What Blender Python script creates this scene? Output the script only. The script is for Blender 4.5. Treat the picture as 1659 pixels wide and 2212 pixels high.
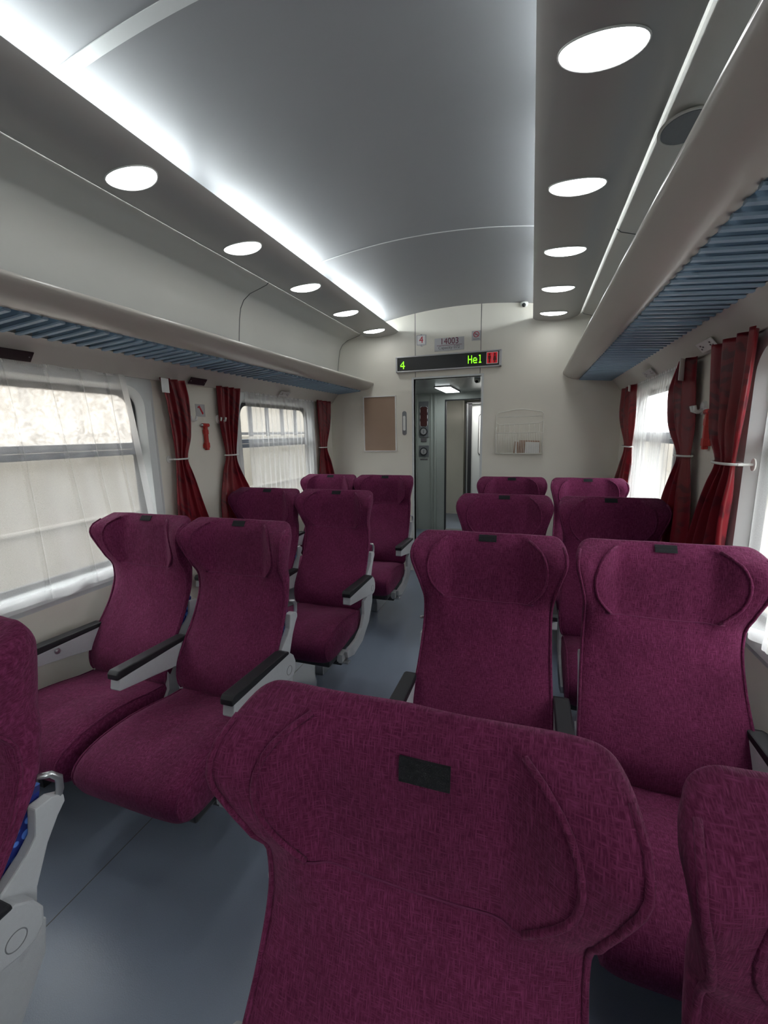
import bpy, bmesh, math, random
from mathutils import Vector, Matrix, noise
PI = math.pi
C = bpy.context.scene.collection
sc = bpy.context.scene
for o in list(bpy.data.objects): bpy.data.objects.remove(o)

# ---------------------------------------------------------------- camera
Fx, yaw, pitch, roll = 923.84, 0.33035, 0.18226, -0.01855
CAM = Vector((0.6688, 0.0, 1.4885))
fw = Vector((-math.sin(yaw)*math.cos(pitch), math.cos(yaw)*math.cos(pitch), -math.sin(pitch)))
rt = Vector((math.cos(yaw), math.sin(yaw), 0)); up = rt.cross(fw)
r2 = rt*math.cos(roll) + up*math.sin(roll); u2 = up*math.cos(roll) - rt*math.sin(roll)
cd = bpy.data.cameras.new('camera'); cam = bpy.data.objects.new('camera', cd); C.objects.link(cam)
cam.matrix_world = Matrix(((r2.x, u2.x, -fw.x, CAM.x), (r2.y, u2.y, -fw.y, CAM.y), (r2.z, u2.z, -fw.z, CAM.z), (0, 0, 0, 1)))
cd.sensor_fit = 'HORIZONTAL'; cd.sensor_width = 36; cd.lens = Fx/1659*36; cd.clip_start = 0.01; cd.clip_end = 200
sc.camera = cam

# ---------------------------------------------------------------- light levels
WORLD = 6.0          # overcast daylight outside
COVE = 27.0           # hidden fluorescent tubes above the light shelves
DOWNLIGHT = 13.0      # elliptical diffusers
VESTIBULE = 40.0
EXPOSURE = 0.28
sc.view_settings.view_transform = 'Standard'; sc.view_settings.look = 'None'
sc.view_settings.gamma = 1; sc.view_settings.use_curve_mapping = False
sc.view_settings.exposure = EXPOSURE
wd = bpy.data.worlds.new('overcast_sky'); sc.world = wd; wd.use_nodes = True
wn = wd.node_tree.nodes; wl = wd.node_tree.links
bg = wn['Background']; bg.inputs[1].default_value = WORLD
bg.inputs[0].default_value = (0.93, 0.96, 1.0, 1)

# ---------------------------------------------------------------- materials
def mat(name, col, rough=0.5, metal=0.0, var=0.06, scale=30, bump=0.0, bscale=200, sheen=0.0, spec=0.5, coat=0.0):
    m = bpy.data.materials.new(name); m.use_nodes = True
    nt = m.node_tree; b = nt.nodes['Principled BSDF']
    tc = nt.nodes.new('ShaderNodeTexCoord')
    n = nt.nodes.new('ShaderNodeTexNoise'); n.inputs['Scale'].default_value = scale; n.inputs['Detail'].default_value = 3
    nt.links.new(tc.outputs['Object'], n.inputs['Vector'])
    mx = nt.nodes.new('ShaderNodeMix'); mx.data_type = 'RGBA'
    lo = [max(0, c*(1-var)) for c in col]; hi = [min(1, c*(1+var)) for c in col]
    mx.inputs[6].default_value = (*lo, 1); mx.inputs[7].default_value = (*hi, 1)
    nt.links.new(n.outputs['Fac'], mx.inputs[0]); nt.links.new(mx.outputs[2], b.inputs['Base Color'])
    b.inputs['Roughness'].default_value = rough; b.inputs['Metallic'].default_value = metal
    b.inputs['Specular IOR Level'].default_value = spec
    if coat: b.inputs['Coat Weight'].default_value = coat
    if sheen:
        b.inputs['Sheen Weight'].default_value = sheen; b.inputs['Sheen Roughness'].default_value = 0.4
        b.inputs['Sheen Tint'].default_value = (1.0, 0.55, 0.8, 1)
    if bump:
        n2 = nt.nodes.new('ShaderNodeTexNoise'); n2.inputs['Scale'].default_value = bscale; n2.inputs['Detail'].default_value = 2
        nt.links.new(tc.outputs['Object'], n2.inputs['Vector'])
        bp = nt.nodes.new('ShaderNodeBump'); bp.inputs['Strength'].default_value = bump; bp.inputs['Distance'].default_value = 0.002
        nt.links.new(n2.outputs['Fac'], bp.inputs['Height']); nt.links.new(bp.outputs['Normal'], b.inputs['Normal'])
    return m

def emat(name, col, s):
    m = bpy.data.materials.new(name); m.use_nodes = True; b = m.node_tree.nodes['Principled BSDF']
    b.inputs['Base Color'].default_value = (*col, 1); b.inputs['Emission Color'].default_value = (*col, 1)
    b.inputs['Emission Strength'].default_value = s
    return m

def fabric():
    m = bpy.data.materials.new('plum_linen_cover'); m.use_nodes = True; nt = m.node_tree; b = nt.nodes['Principled BSDF']
    tc = nt.nodes.new('ShaderNodeTexCoord')
    def nz(sx, sy, sz, det, dim=1):
        mp = nt.nodes.new('ShaderNodeMapping'); mp.inputs['Scale'].default_value = (sx, sy, sz)
        nt.links.new(tc.outputs['Object'], mp.inputs['Vector'])
        n = nt.nodes.new('ShaderNodeTexNoise'); n.inputs['Scale'].default_value = 1; n.inputs['Detail'].default_value = det
        nt.links.new(mp.outputs['Vector'], n.inputs['Vector']); return n
    v = nz(560, 90, 62, 2); h = nz(70, 90, 600, 2); big = nz(9, 9, 7, 3)
    def slub(n, a, bb):
        r = nt.nodes.new('ShaderNodeMapRange'); r.inputs[1].default_value = a; r.inputs[2].default_value = bb
        nt.links.new(n.outputs['Fac'], r.inputs[0]); return r
    mxm = nt.nodes.new('ShaderNodeMath'); mxm.operation = 'MAXIMUM'
    nt.links.new(slub(v, .42, .86).outputs[0], mxm.inputs[0]); nt.links.new(slub(h, .46, .9).outputs[0], mxm.inputs[1])
    cr = nt.nodes.new('ShaderNodeValToRGB')
    cr.color_ramp.elements[0].position = 0.0; cr.color_ramp.elements[0].color = (0.092, 0.0080, 0.040, 1)
    cr.color_ramp.elements[1].position = 1.0; cr.color_ramp.elements[1].color = (0.25, 0.045, 0.130, 1)
    nt.links.new(mxm.outputs[0], cr.inputs[0])
    mx = nt.nodes.new('ShaderNodeMix'); mx.data_type = 'RGBA'; mx.blend_type = 'MULTIPLY'; mx.inputs[0].default_value = 1
    r3 = nt.nodes.new('ShaderNodeMapRange'); r3.inputs[1].default_value = .3; r3.inputs[2].default_value = .7
    r3.inputs[3].default_value = .86; r3.inputs[4].default_value = 1.1
    nt.links.new(big.outputs['Fac'], r3.inputs[0])
    nt.links.new(cr.outputs[0], mx.inputs[6]); nt.links.new(r3.outputs[0], mx.inputs[7])
    nt.links.new(mx.outputs[2], b.inputs['Base Color'])
    b.inputs['Roughness'].default_value = 0.85; b.inputs['Specular IOR Level'].default_value = 0.2
    b.inputs['Sheen Weight'].default_value = 0.12; b.inputs['Sheen Roughness'].default_value = 0.45
    b.inputs['Sheen Tint'].default_value = (1.0, 0.5, 0.75, 1)
    wr = nz(16, 16, 10, 3)
    bp = nt.nodes.new('ShaderNodeBump'); bp.inputs['Strength'].default_value = 0.5; bp.inputs['Distance'].default_value = 0.0016
    nt.links.new(mxm.outputs[0], bp.inputs['Height'])
    bp2 = nt.nodes.new('ShaderNodeBump'); bp2.inputs['Strength'].default_value = 0.55; bp2.inputs['Distance'].default_value = 0.012
    nt.links.new(wr.outputs['Fac'], bp2.inputs['Height']); nt.links.new(bp.outputs['Normal'], bp2.inputs['Normal'])
    nt.links.new(bp2.outputs['Normal'], b.inputs['Normal'])
    return m

def sheer_mat(name, opac):
    m = bpy.data.materials.new(name); m.use_nodes = True; nt = m.node_tree; nt.nodes.clear()
    out = nt.nodes.new('ShaderNodeOutputMaterial')
    tr = nt.nodes.new('ShaderNodeBsdfTransparent'); tl = nt.nodes.new('ShaderNodeBsdfTranslucent'); df = nt.nodes.new('ShaderNodeBsdfDiffuse')
    for s in (tl, df): s.inputs['Color'].default_value = (0.86, 0.855, 0.845, 1)
    m1 = nt.nodes.new('ShaderNodeMixShader'); m1.inputs[0].default_value = 0.5
    nt.links.new(tl.outputs[0], m1.inputs[1]); nt.links.new(df.outputs[0], m1.inputs[2])
    m2 = nt.nodes.new('ShaderNodeMixShader')
    lw = nt.nodes.new('ShaderNodeLayerWeight'); lw.inputs[0].default_value = 0.35
    tc = nt.nodes.new('ShaderNodeTexCoord'); n = nt.nodes.new('ShaderNodeTexNoise'); n.inputs['Scale'].default_value = 400
    nt.links.new(tc.outputs['Object'], n.inputs['Vector'])
    mr = nt.nodes.new('ShaderNodeMapRange'); mr.inputs[3].default_value = opac-.08; mr.inputs[4].default_value = opac+.08
    nt.links.new(n.outputs['Fac'], mr.inputs[0])
    ad = nt.nodes.new('ShaderNodeMath'); ad.operation = 'MULTIPLY_ADD'; ad.inputs[1].default_value = 0.35; ad.use_clamp = True
    nt.links.new(lw.outputs['Facing'], ad.inputs[0]); nt.links.new(mr.outputs[0], ad.inputs[2])
    nt.links.new(ad.outputs[0], m2.inputs[0]); nt.links.new(tr.outputs[0], m2.inputs[1]); nt.links.new(m1.outputs[0], m2.inputs[2])
    nt.links.new(m2.outputs[0], out.inputs[0]); return m

def glass_mat(name, frosted=False):
    m = bpy.data.materials.new(name); m.use_nodes = True; nt = m.node_tree; nt.nodes.clear()
    out = nt.nodes.new('ShaderNodeOutputMaterial')
    tr = nt.nodes.new('ShaderNodeBsdfTransparent'); tr.inputs['Color'].default_value = (0.93, 0.94, 0.93, 1)
    gl = nt.nodes.new('ShaderNodeBsdfGlossy'); gl.inputs['Roughness'].default_value = 0.03
    m1 = nt.nodes.new('ShaderNodeMixShader'); m1.inputs[0].default_value = 0.06
    nt.links.new(tr.outputs[0], m1.inputs[1]); nt.links.new(gl.outputs[0], m1.inputs[2]); last = m1
    if frosted:
        tl = nt.nodes.new('ShaderNodeBsdfTranslucent'); tl.inputs['Color'].default_value = (0.95, 0.9, 0.82, 1)
        tc = nt.nodes.new('ShaderNodeTexCoord'); mp = nt.nodes.new('ShaderNodeMapping'); mp.inputs['Scale'].default_value = (34, 34, 34)
        n = nt.nodes.new('ShaderNodeTexNoise'); n.inputs['Scale'].default_value = 1; n.inputs['Detail'].default_value = 2; n.inputs['Distortion'].default_value = 1.6
        nt.links.new(tc.outputs['Object'], mp.inputs['Vector']); nt.links.new(mp.outputs[0], n.inputs['Vector'])
        mr = nt.nodes.new('ShaderNodeMapRange'); mr.inputs[1].default_value = .35; mr.inputs[2].default_value = .65
        mr.inputs[3].default_value = .45; mr.inputs[4].default_value = 1.0
        nt.links.new(n.outputs['Fac'], mr.inputs[0])
        cm = nt.nodes.new('ShaderNodeMix'); cm.data_type = 'RGBA'; cm.inputs[6].default_value = (.22, .17, .12, 1); cm.inputs[7].default_value = (.98, .93, .86, 1)
        nt.links.new(mr.outputs[0], cm.inputs[0]); nt.links.new(cm.outputs[2], tl.inputs['Color'])
        m2 = nt.nodes.new('ShaderNodeMixShader'); m2.inputs[0].default_value = 0.45
        nt.links.new(m1.outputs[0], m2.inputs[1]); nt.links.new(tl.outputs[0], m2.inputs[2]); last = m2
    nt.links.new(last.outputs[0], out.inputs[0]); return m

M = dict(
    wall=mat('cream_laminate', (0.77, 0.735, 0.645), .42, var=.03, scale=4, bump=.15, bscale=350),
    panel=mat('off_white_moulded_panel', (0.62, 0.60, 0.55), .38, var=.03, scale=4, bump=.08, bscale=250),
    shelf=mat('grey_beige_light_shelf', (0.42, 0.405, 0.38), .30, var=.03, scale=3),
    rail=mat('satin_beige_rail', (0.52, 0.49, 0.445), .30, var=.03, scale=3),
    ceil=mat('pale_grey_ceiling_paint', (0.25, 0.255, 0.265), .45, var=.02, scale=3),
    floor=mat('blue_grey_vinyl', (0.22, 0.26, 0.33), .27, var=.14, scale=420, bump=.12, bscale=300),
    seam=mat('dark_seam', (0.10, 0.10, 0.10), .6),
    sealant=mat('pale_joint_strip', (0.62, 0.63, 0.63), .4),
    slat=mat('steel_blue_plastic', (0.27, 0.385, 0.50), .45, var=.06, scale=12),
    white=mat('white_plastic', (0.76, 0.76, 0.73), .35),
    frame=mat('white_window_frame', (0.66, 0.68, 0.67), .35, var=.02),
    grey=mat('light_grey_moulding', (0.47, 0.485, 0.50), .42, var=.05, scale=90, bump=.25, bscale=500),
    black=mat('black_soft_plastic', (0.012, 0.013, 0.016), .5, bump=.2, bscale=600),
    dark=mat('dark_metal', (0.06, 0.062, 0.065), .4, .4),
    metal=mat('brushed_aluminium', (0.55, 0.56, 0.57), .3, .9),
    rubber=mat('black_rubber', (0.02, 0.02, 0.023), .6),
    sash=mat('blue_grey_sash_bar', (0.22, 0.25, 0.30), .4, .3),
    velcro=mat('black_velcro', (0.008, 0.009, 0.012), .9, bump=.6, bscale=900),
    red=mat('red_plastic', (0.50, 0.035, 0.03), .4),
    board=mat('brown_board', (0.36, 0.245, 0.175), .33, var=.05, scale=6, bump=.2, bscale=600),
    paper=mat('white_paper', (0.84, 0.83, 0.81), .7),
    brown=mat('brown_printed_paper', (0.40, 0.25, 0.17), .7, var=.5, scale=60),
    wire=mat('cream_coated_wire', (0.78, 0.76, 0.69), .4),
    plaque=mat('dark_brown_plaque', (0.030, 0.020, 0.022), .35),
    plate=mat('silver_plate', (0.50, 0.49, 0.50), .35, .3),
    maroon=mat('dark_maroon_ink', (0.16, 0.02, 0.05), .6),
    redink=mat('red_ink', (0.50, 0.02, 0.04), .6),
    ink=mat('grey_ink', (0.16, 0.14, 0.15), .6),
    vest=mat('grey_green_laminate', (0.48, 0.51, 0.47), .4, var=.04, scale=10),
    vestdk=mat('grey_vestibule_ceiling', (0.38, 0.385, 0.37), .25, var=.1, scale=3),
    speaker=mat('grey_speaker_mesh', (0.20, 0.205, 0.215), .5, bump=.5, bscale=900),
    fabric=fabric(), stitch=mat('plum_thread', (0.13, 0.014, 0.065), .8),
    screen=mat('black_display_glass', (0.012, 0.013, 0.013), .35),
    led=emat('green_led', (0.28, 1.0, 0.02), 1.1), redled=emat('red_backlight', (0.50, 0.012, 0.02), .35),
    tube=emat('cool_fluorescent_tube', (0.90, 0.97, 1.0), COVE),
    diff=emat('lamp_diffuser', (0.90, 0.93, 0.93), DOWNLIGHT),
    vlamp=emat('vestibule_lamp', (0.9, 0.98, 1.0), VESTIBULE*.2),
    sheer=sheer_mat('white_sheer_net', .30), hem=sheer_mat('white_sheer_hem', .78),
    glass=glass_mat('window_glass'), frost=glass_mat('frosted_glass', True),
    ballast=mat('pale_platform_concrete', (0.20, 0.18, 0.155), .9, var=.25, scale=1.5),
    far=mat('beige_plaster', (0.25, 0.225, 0.19), .9, var=.25, scale=1),  # beige with random tone variation, for outside walls and parapet
    ledge=mat('pale_ledge', (0.30, 0.275, 0.24), .8),
    post=mat('grey_painted_post', (0.06, 0.06, 0.065), .7),
)
# red curtain satin with faint leaf-like dark figure
m = mat('crimson_satin', (0.22, 0.012, 0.020), .34, var=.1, scale=8, sheen=.1)
nt = m.node_tree; b = nt.nodes['Principled BSDF']
tc = nt.nodes.new('ShaderNodeTexCoord'); w = nt.nodes.new('ShaderNodeTexWave'); w.inputs['Scale'].default_value = 11
w.bands_direction = 'DIAGONAL'; w.inputs['Distortion'].default_value = 6; w.inputs['Detail'].default_value = 1; w.inputs['Detail Scale'].default_value = 1.2
nt.links.new(tc.outputs['Object'], w.inputs['Vector'])
n5 = nt.nodes.new('ShaderNodeTexNoise'); n5.inputs['Scale'].default_value = 7; nt.links.new(tc.outputs['Object'], n5.inputs['Vector'])
r5 = nt.nodes.new('ShaderNodeMapRange'); r5.inputs[1].default_value = .5; r5.inputs[2].default_value = .56
nt.links.new(n5.outputs['Fac'], r5.inputs[0])
r6 = nt.nodes.new('ShaderNodeMapRange'); r6.inputs[1].default_value = .35; r6.inputs[2].default_value = .6
nt.links.new(w.outputs['Fac'], r6.inputs[0])
mm = nt.nodes.new('ShaderNodeMath'); mm.operation = 'MULTIPLY'; nt.links.new(r5.outputs[0], mm.inputs[0]); nt.links.new(r6.outputs[0], mm.inputs[1])
cm = nt.nodes.new('ShaderNodeMix'); cm.data_type = 'RGBA'; cm.inputs[6].default_value = (0.24, 0.014, 0.022, 1); cm.inputs[7].default_value = (0.11, 0.008, 0.016, 1)
nt.links.new(mm.outputs[0], cm.inputs[0]); nt.links.new(cm.outputs[2], b.inputs['Base Color'])
tlc = nt.nodes.new('ShaderNodeBsdfTranslucent'); tlc.inputs['Color'].default_value = (0.45, 0.02, 0.03, 1)
msh = nt.nodes.new('ShaderNodeMixShader'); msh.inputs[0].default_value = .22
nt.links.new(b.outputs[0], msh.inputs[1]); nt.links.new(tlc.outputs[0], msh.inputs[2]); nt.links.new(msh.outputs[0], nt.nodes['Material Output'].inputs[0])
M['satin'] = m
# blue dotted upholstery under the covers
m = mat('blue_dotted_upholstery', (0.012, 0.035, 0.26), .8)
nt = m.node_tree; b = nt.nodes['Principled BSDF']; tc = nt.nodes.new('ShaderNodeTexCoord')
vo = nt.nodes.new('ShaderNodeTexVoronoi'); vo.inputs['Scale'].default_value = 34; vo.inputs['Randomness'].default_value = .8
nt.links.new(tc.outputs['Object'], vo.inputs['Vector'])
rr = nt.nodes.new('ShaderNodeValToRGB'); rr.color_ramp.elements[0].position = .33; rr.color_ramp.elements[0].color = (.10, .24, .72, 1)
rr.color_ramp.elements[1].position = .37; rr.color_ramp.elements[1].color = (.008, .022, .20, 1)
nt.links.new(vo.outputs['Distance'], rr.inputs[0]); nt.links.new(rr.outputs[0], b.inputs['Base Color'])
M['blue'] = m

# ---------------------------------------------------------------- helpers
def mk(name, verts, faces, m, parent=None, smooth=False, loc=None):
    me = bpy.data.meshes.new(name); me.from_pydata([tuple(v) for v in verts], [], faces)
    bm = bmesh.new(); bm.from_mesh(me); bmesh.ops.remove_doubles(bm, verts=bm.verts, dist=1e-6)
    bmesh.ops.recalc_face_normals(bm, faces=bm.faces); bm.to_mesh(me); bm.free()
    me.materials.append(m); me.validate(); me.update()
    if smooth: me.polygons.foreach_set('use_smooth', [True]*len(me.polygons))
    return link(name, me, parent, loc)
def link(name, me, parent=None, loc=None):
    o = bpy.data.objects.new(name, me); C.objects.link(o)
    if parent: o.parent = parent
    if loc: o.location = loc
    return o
def tag(o, label, cat, group=None):
    o['label'] = label; o['category'] = cat
    if group: o['group'] = group
    return o
def struct(o): o['kind'] = 'structure'; return o
def thing(name, label, cat, loc=(0, 0, 0), group=None):
    o = bpy.data.objects.new(name, None); C.objects.link(o); o.location = loc; o.empty_display_size = .05
    return tag(o, label, cat, group)
class MB:
    def __init__(s): s.v = []; s.f = []
    def add(s, v, f):
        n = len(s.v); s.v += [tuple(x) for x in v]; s.f += [tuple(i+n for i in q) for q in f]; return s
    def box(s, x0, x1, y0, y1, z0, z1, bev=0.0):
        if x0 > x1: x0, x1 = x1, x0
        if y0 > y1: y0, y1 = y1, y0
        bm = bmesh.new(); bmesh.ops.create_cube(bm, size=1)
        for v in bm.verts: v.co = Vector(((x0+x1)/2+v.co.x*(x1-x0), (y0+y1)/2+v.co.y*(y1-y0), (z0+z1)/2+v.co.z*(z1-z0)))
        if bev: bmesh.ops.bevel(bm, geom=list(bm.edges), offset=bev, segments=2, affect='EDGES', profile=.6)
        bm.verts.index_update(); s.add([v.co for v in bm.verts], [[v.index for v in f.verts] for f in bm.faces]); bm.free(); return s
    def tube(s, pts, r, n=8, close=False):
        pts = [Vector(p) for p in pts]; k = len(pts); rings = []; ref = None
        for i, p in enumerate(pts):
            a = pts[(i-1) % k] if (close or i > 0) else p; b = pts[(i+1) % k] if (close or i < k-1) else p
            t = (b-a).normalized()
            if ref is None:
                ref = Vector((0, 0, 1)) if abs(t.z) < .9 else Vector((1, 0, 0))
            u = (ref - t*ref.dot(t)).normalized(); w = t.cross(u); ref = u
            rad = r[i] if isinstance(r, (list, tuple)) else r
            rings.append([p+u*math.cos(2*PI*j/n)*rad+w*math.sin(2*PI*j/n)*rad for j in range(n)])
        v = [q for rg in rings for q in rg]; f = []
        for i in range(k if close else k-1):
            for j in range(n): f.append((i*n+j, i*n+(j+1) % n, ((i+1) % k)*n+(j+1) % n, ((i+1) % k)*n+j))
        if not close: f.append(tuple(range(n))); f.append(tuple((k-1)*n+j for j in range(n))[::-1])
        return s.add(v, f)
    def prism(s, prof, a0, a1, axis='y'):   # prof closed polygon in the other two axes
        n = len(prof)
        def P(p, a): return (p[0], a, p[1]) if axis == 'y' else ((a, p[0], p[1]) if axis == 'x' else (p[0], p[1], a))
        v = [P(p, a0) for p in prof]+[P(p, a1) for p in prof]
        f = [(i, (i+1) % n, n+(i+1) % n, n+i) for i in range(n)]+[tuple(range(n))[::-1], tuple(range(n, 2*n))]
        return s.add(v, f)
    def sheet(s, prof, a0, a1, th, axis='y', off=(0, 0)):   # open profile given thickness
        pr = [Vector(p) for p in prof]; o = []
        for i, p in enumerate(pr):
            a = pr[max(i-1, 0)]; b = pr[min(i+1, len(pr)-1)]; t = (b-a).normalized(); o.append(p+Vector((-t.y, t.x))*th)
        return s.prism([tuple(p) for p in pr]+[tuple(p) for p in reversed(o)], a0, a1, axis)
    def disc(s, c, rx, ry, th, axis, n=32):
        pr = [(c[0]+rx*math.cos(2*PI*i/n), c[1]+ry*math.sin(2*PI*i/n)) for i in range(n)]
        return s.prism(pr, c[2], c[2]+th, axis)
    def build(s, name, m, parent=None, smooth=False, loc=None): return mk(name, s.v, s.f, m, parent, smooth, loc)
def smooth_by_angle(o, ang=40):
    me = o.data
    bm = bmesh.new(); bm.from_mesh(me)
    for e in bm.edges:
        if len(e.link_faces) == 2 and e.link_faces[0].normal.angle(e.link_faces[1].normal, 0) > math.radians(ang): e.smooth = False
    for f in bm.faces: f.smooth = True
    bm.to_mesh(me); bm.free(); return o
def interp(x, xs, ys):
    if x <= xs[0]: return ys[0]
    for i in range(len(xs)-1):
        if x <= xs[i+1]:
            t = (x-xs[i])/(xs[i+1]-xs[i])
            y0 = ys[max(i-1, 0)]; y3 = ys[min(i+2, len(ys)-1)]; h = xs[i+1]-xs[i]
            m0 = (ys[i+1]-y0)/(xs[i+1]-xs[max(i-1, 0)]); m1 = (y3-ys[i])/(xs[min(i+2, len(xs)-1)]-xs[i])
            return (2*t**3-3*t*t+1)*ys[i]+(t**3-2*t*t+t)*m0*h+(-2*t**3+3*t*t)*ys[i+1]+(t**3-t*t)*m1*h
    return ys[-1]
def ss(a, b, x):
    if b == a: return float(x > a)
    t = max(0, min(1, (x-a)/(b-a))); return t*t*(3-2*t)
def text_mesh(name, s, size, m, parent, loc, rot=(PI/2, 0, 0), depth=.001, sx=1.0, align='CENTER'):
    cu = bpy.data.curves.new(name, 'FONT'); cu.body = s; cu.size = size; cu.extrude = depth; cu.align_x = align; cu.align_y = 'CENTER'
    o = bpy.data.objects.new(name, cu); C.objects.link(o); bpy.context.view_layer.update()
    me = bpy.data.meshes.new_from_object(o.evaluated_get(bpy.context.evaluated_depsgraph_get()))
    bpy.data.objects.remove(o); bpy.data.curves.remove(cu); me.materials.clear(); me.materials.append(m)
    o = bpy.data.objects.new(name, me); C.objects.link(o); o.rotation_euler = rot; o.location = loc; o.scale = (sx, 1, 1)
    if parent: o.parent = parent
    return o

# ---------------------------------------------------------------- the coach shell
Y0, DW, YB = -2.8, 4.364, 7.8       # rear of coach, end wall, far wall of next vestibule
WX = 1.42
struct(MB().box(-1.6, 1.6, Y0-.05, 9.0, -.06, 0).build('floor', M['floor']))
# floor joints
struct(MB().box(-.698, -.6945, Y0, DW, 0, .0006).build('trim_1', M['seam']))
struct(MB().box(.6945, .698, Y0, DW, 0, .0006).build('trim_2', M['seam']))
# side walls with window openings
WCY = [-.62, 1.36, 3.34]; HW = .535; WZ0, WZ1 = .82, 1.74; FR = .085
for side, sg in (('left', -1), ('right', 1)):
    mb = MB(); ys = [Y0]
    for c in WCY: ys += [c-HW-FR, c+HW+FR]
    ys.append(DW)
    def wb(y0, y1, z0, z1): mb.box(sg*WX, sg*(WX+.10), y0, y1, z0, z1)
    for i in range(0, len(ys), 2): wb(ys[i], ys[i+1], 0, 2.2)
    for i in range(1, len(ys)-1, 2): wb(ys[i], ys[i+1], 0, WZ0-FR); wb(ys[i], ys[i+1], WZ1+FR, 2.2)
    struct(mb.build('wall_'+side, M['wall']))
    struct(MB().box(sg*1.395, sg*1.42, Y0, DW, 0, .10, .004).build('baseboard_'+side, M['grey']))
# windows
def rrect(y0, y1, z0, z1, r, n=8):
    pts = []
    for cy, cz, a0 in ((y1-r, z1-r, 0), (y0+r, z1-r, PI/2), (y0+r, z0+r, PI), (y1-r, z0+r, 1.5*PI)):
        for i in range(n+1):
            a = a0+PI/2*i/n; pts.append((cy+r*math.cos(a), cz+r*math.sin(a)))
    return pts
wi = 0
for sg in (-1, 1):
    for c in WCY:
        wi += 1
        root = bpy.data.objects.new('window_%d' % wi, None); C.objects.link(root); struct(root); root.location = (sg*WX, c, 0)
        def P(pts, x): return [(sg*x, y-0, z) for y, z in pts]
        rings = [P(rrect(-HW-FR-.004, HW+FR+.004, WZ0-FR-.004, WZ1+FR+.004, .13), -.002), P(rrect(-HW-FR+.012, HW+FR-.012, WZ0-FR+.012, WZ1+FR-.012, .13), -.012),
                 P(rrect(-HW-.03, HW+.03, WZ0-.03, WZ1+.03, .11), -.006), P(rrect(-HW-.008, HW+.008, WZ0-.008, WZ1+.008, .10), .03),
                 P(rrect(-HW, HW, WZ0, WZ1, .09), .055), P(rrect(-HW-FR-.02, HW+FR+.02, WZ0-FR-.02, WZ1+FR+.02, .01), .06), P(rrect(-HW-FR-.02, HW+FR+.02, WZ0-FR-.02, WZ1+FR+.02, .01), .001)]
        v = [p for r in rings for p in r]; n = len(rings[0]); f = []
        for i in range(len(rings)):
            i2 = (i+1) % len(rings)
            for j in range(n): f.append((i*n+j, i*n+(j+1) % n, i2*n+(j+1) % n, i2*n+j))
        smooth_by_angle(mk('window_frame', v, f, M['frame'], root), 35)
        g = [P(rrect(-HW, HW, WZ0, WZ1, .09), .034), P(rrect(-HW+.030, HW-.030, WZ0+.022, WZ1-.022, .08), .038), P(rrect(-HW+.030, HW-.030, WZ0+.022, WZ1-.022, .08), .054), P(rrect(-HW, HW, WZ0, WZ1, .09), .054)]
        v = [p for r in g for p in r]; f = []
        for i in range(4):
            for j in range(n): f.append((i*n+j, i*n+(j+1) % n, ((i+1) % 4)*n+(j+1) % n, ((i+1) % 4)*n+j))
        mk('gasket', v, f, M['rubber'], root)
        MB().box(sg*.034, sg*.06, -HW+.005, HW-.005, 1.395, 1.425, .003).box(sg*.028, sg*.06, -HW+.005, HW-.005, 1.428, 1.462, .003).build('sash_bar', M['sash'], root)
        MB().box(sg*.046, sg*.050, -HW+.005, HW-.005, WZ0+.005, 1.40).build('lower_pane', M['glass'], root)
        MB().box(sg*.046, sg*.050, -HW+.005, HW-.005, 1.455, WZ1-.005).build('upper_pane', M['frost'] if sg < 0 and c > 0 and c < 2 else M['glass'], root)
# ceiling vault, panels, light shelves, racks
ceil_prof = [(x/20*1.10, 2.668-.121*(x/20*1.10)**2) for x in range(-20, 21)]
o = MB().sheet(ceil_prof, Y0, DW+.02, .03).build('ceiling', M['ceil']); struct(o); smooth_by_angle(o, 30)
ti = 3
for y in (1.15, 2.79, -.5):
    pr = [(x, z-.0025) for x, z in ceil_prof]
    o = MB().sheet(pr, y-.004 if y != 1.15 else y-.02, y+.004 if y != 1.15 else y+.02, .0035).build('trim_%d' % ti, M['sealant'] if y != 1.15 else M['frame']); struct(o); ti += 1
ptop = [(1.038, 2.535), (1.043, 2.505), (1.064, 2.486), (1.11, 2.472), (1.20, 2.447), (1.255, 2.41), (1.285, 2.36), (1.30, 2.29), (1.312, 2.2), (1.322, 2.1), (1.335, 1.95)]
shelf_prof = [(.638, 2.490), (.66, 2.474), (.70, 2.463), (.76, 2.455), (.80, 2.452), (.86, 2.450), (.92, 2.453), (.97, 2.463), (1.01, 2.478), (1.03, 2.494), (1.03, 2.499), (.97, 2.479), (.80, 2.470), (.70, 2.480), (.645, 2.496)]
rail_prof = [(.9225, 1.984), (.914, 1.996), (.916, 2.010), (.930, 2.018), (.955, 2.014), (1.0, 1.985), (1.04, 1.962), (1.062, 1.952), (1.066, 1.942), (1.056, 1.935), (1.03, 1.936), (.99, 1.943), (.955, 1.958)]
val_prof = [(1.316, 1.912), (1.325, 1.908), (1.345, 1.884), (1.375, 1.85), (1.392, 1.826), (1.400, 1.815), (1.412, 1.815), (1.412, 1.94), (1.34, 1.94), (1.335, 1.93)]
rsp = Y0
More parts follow.
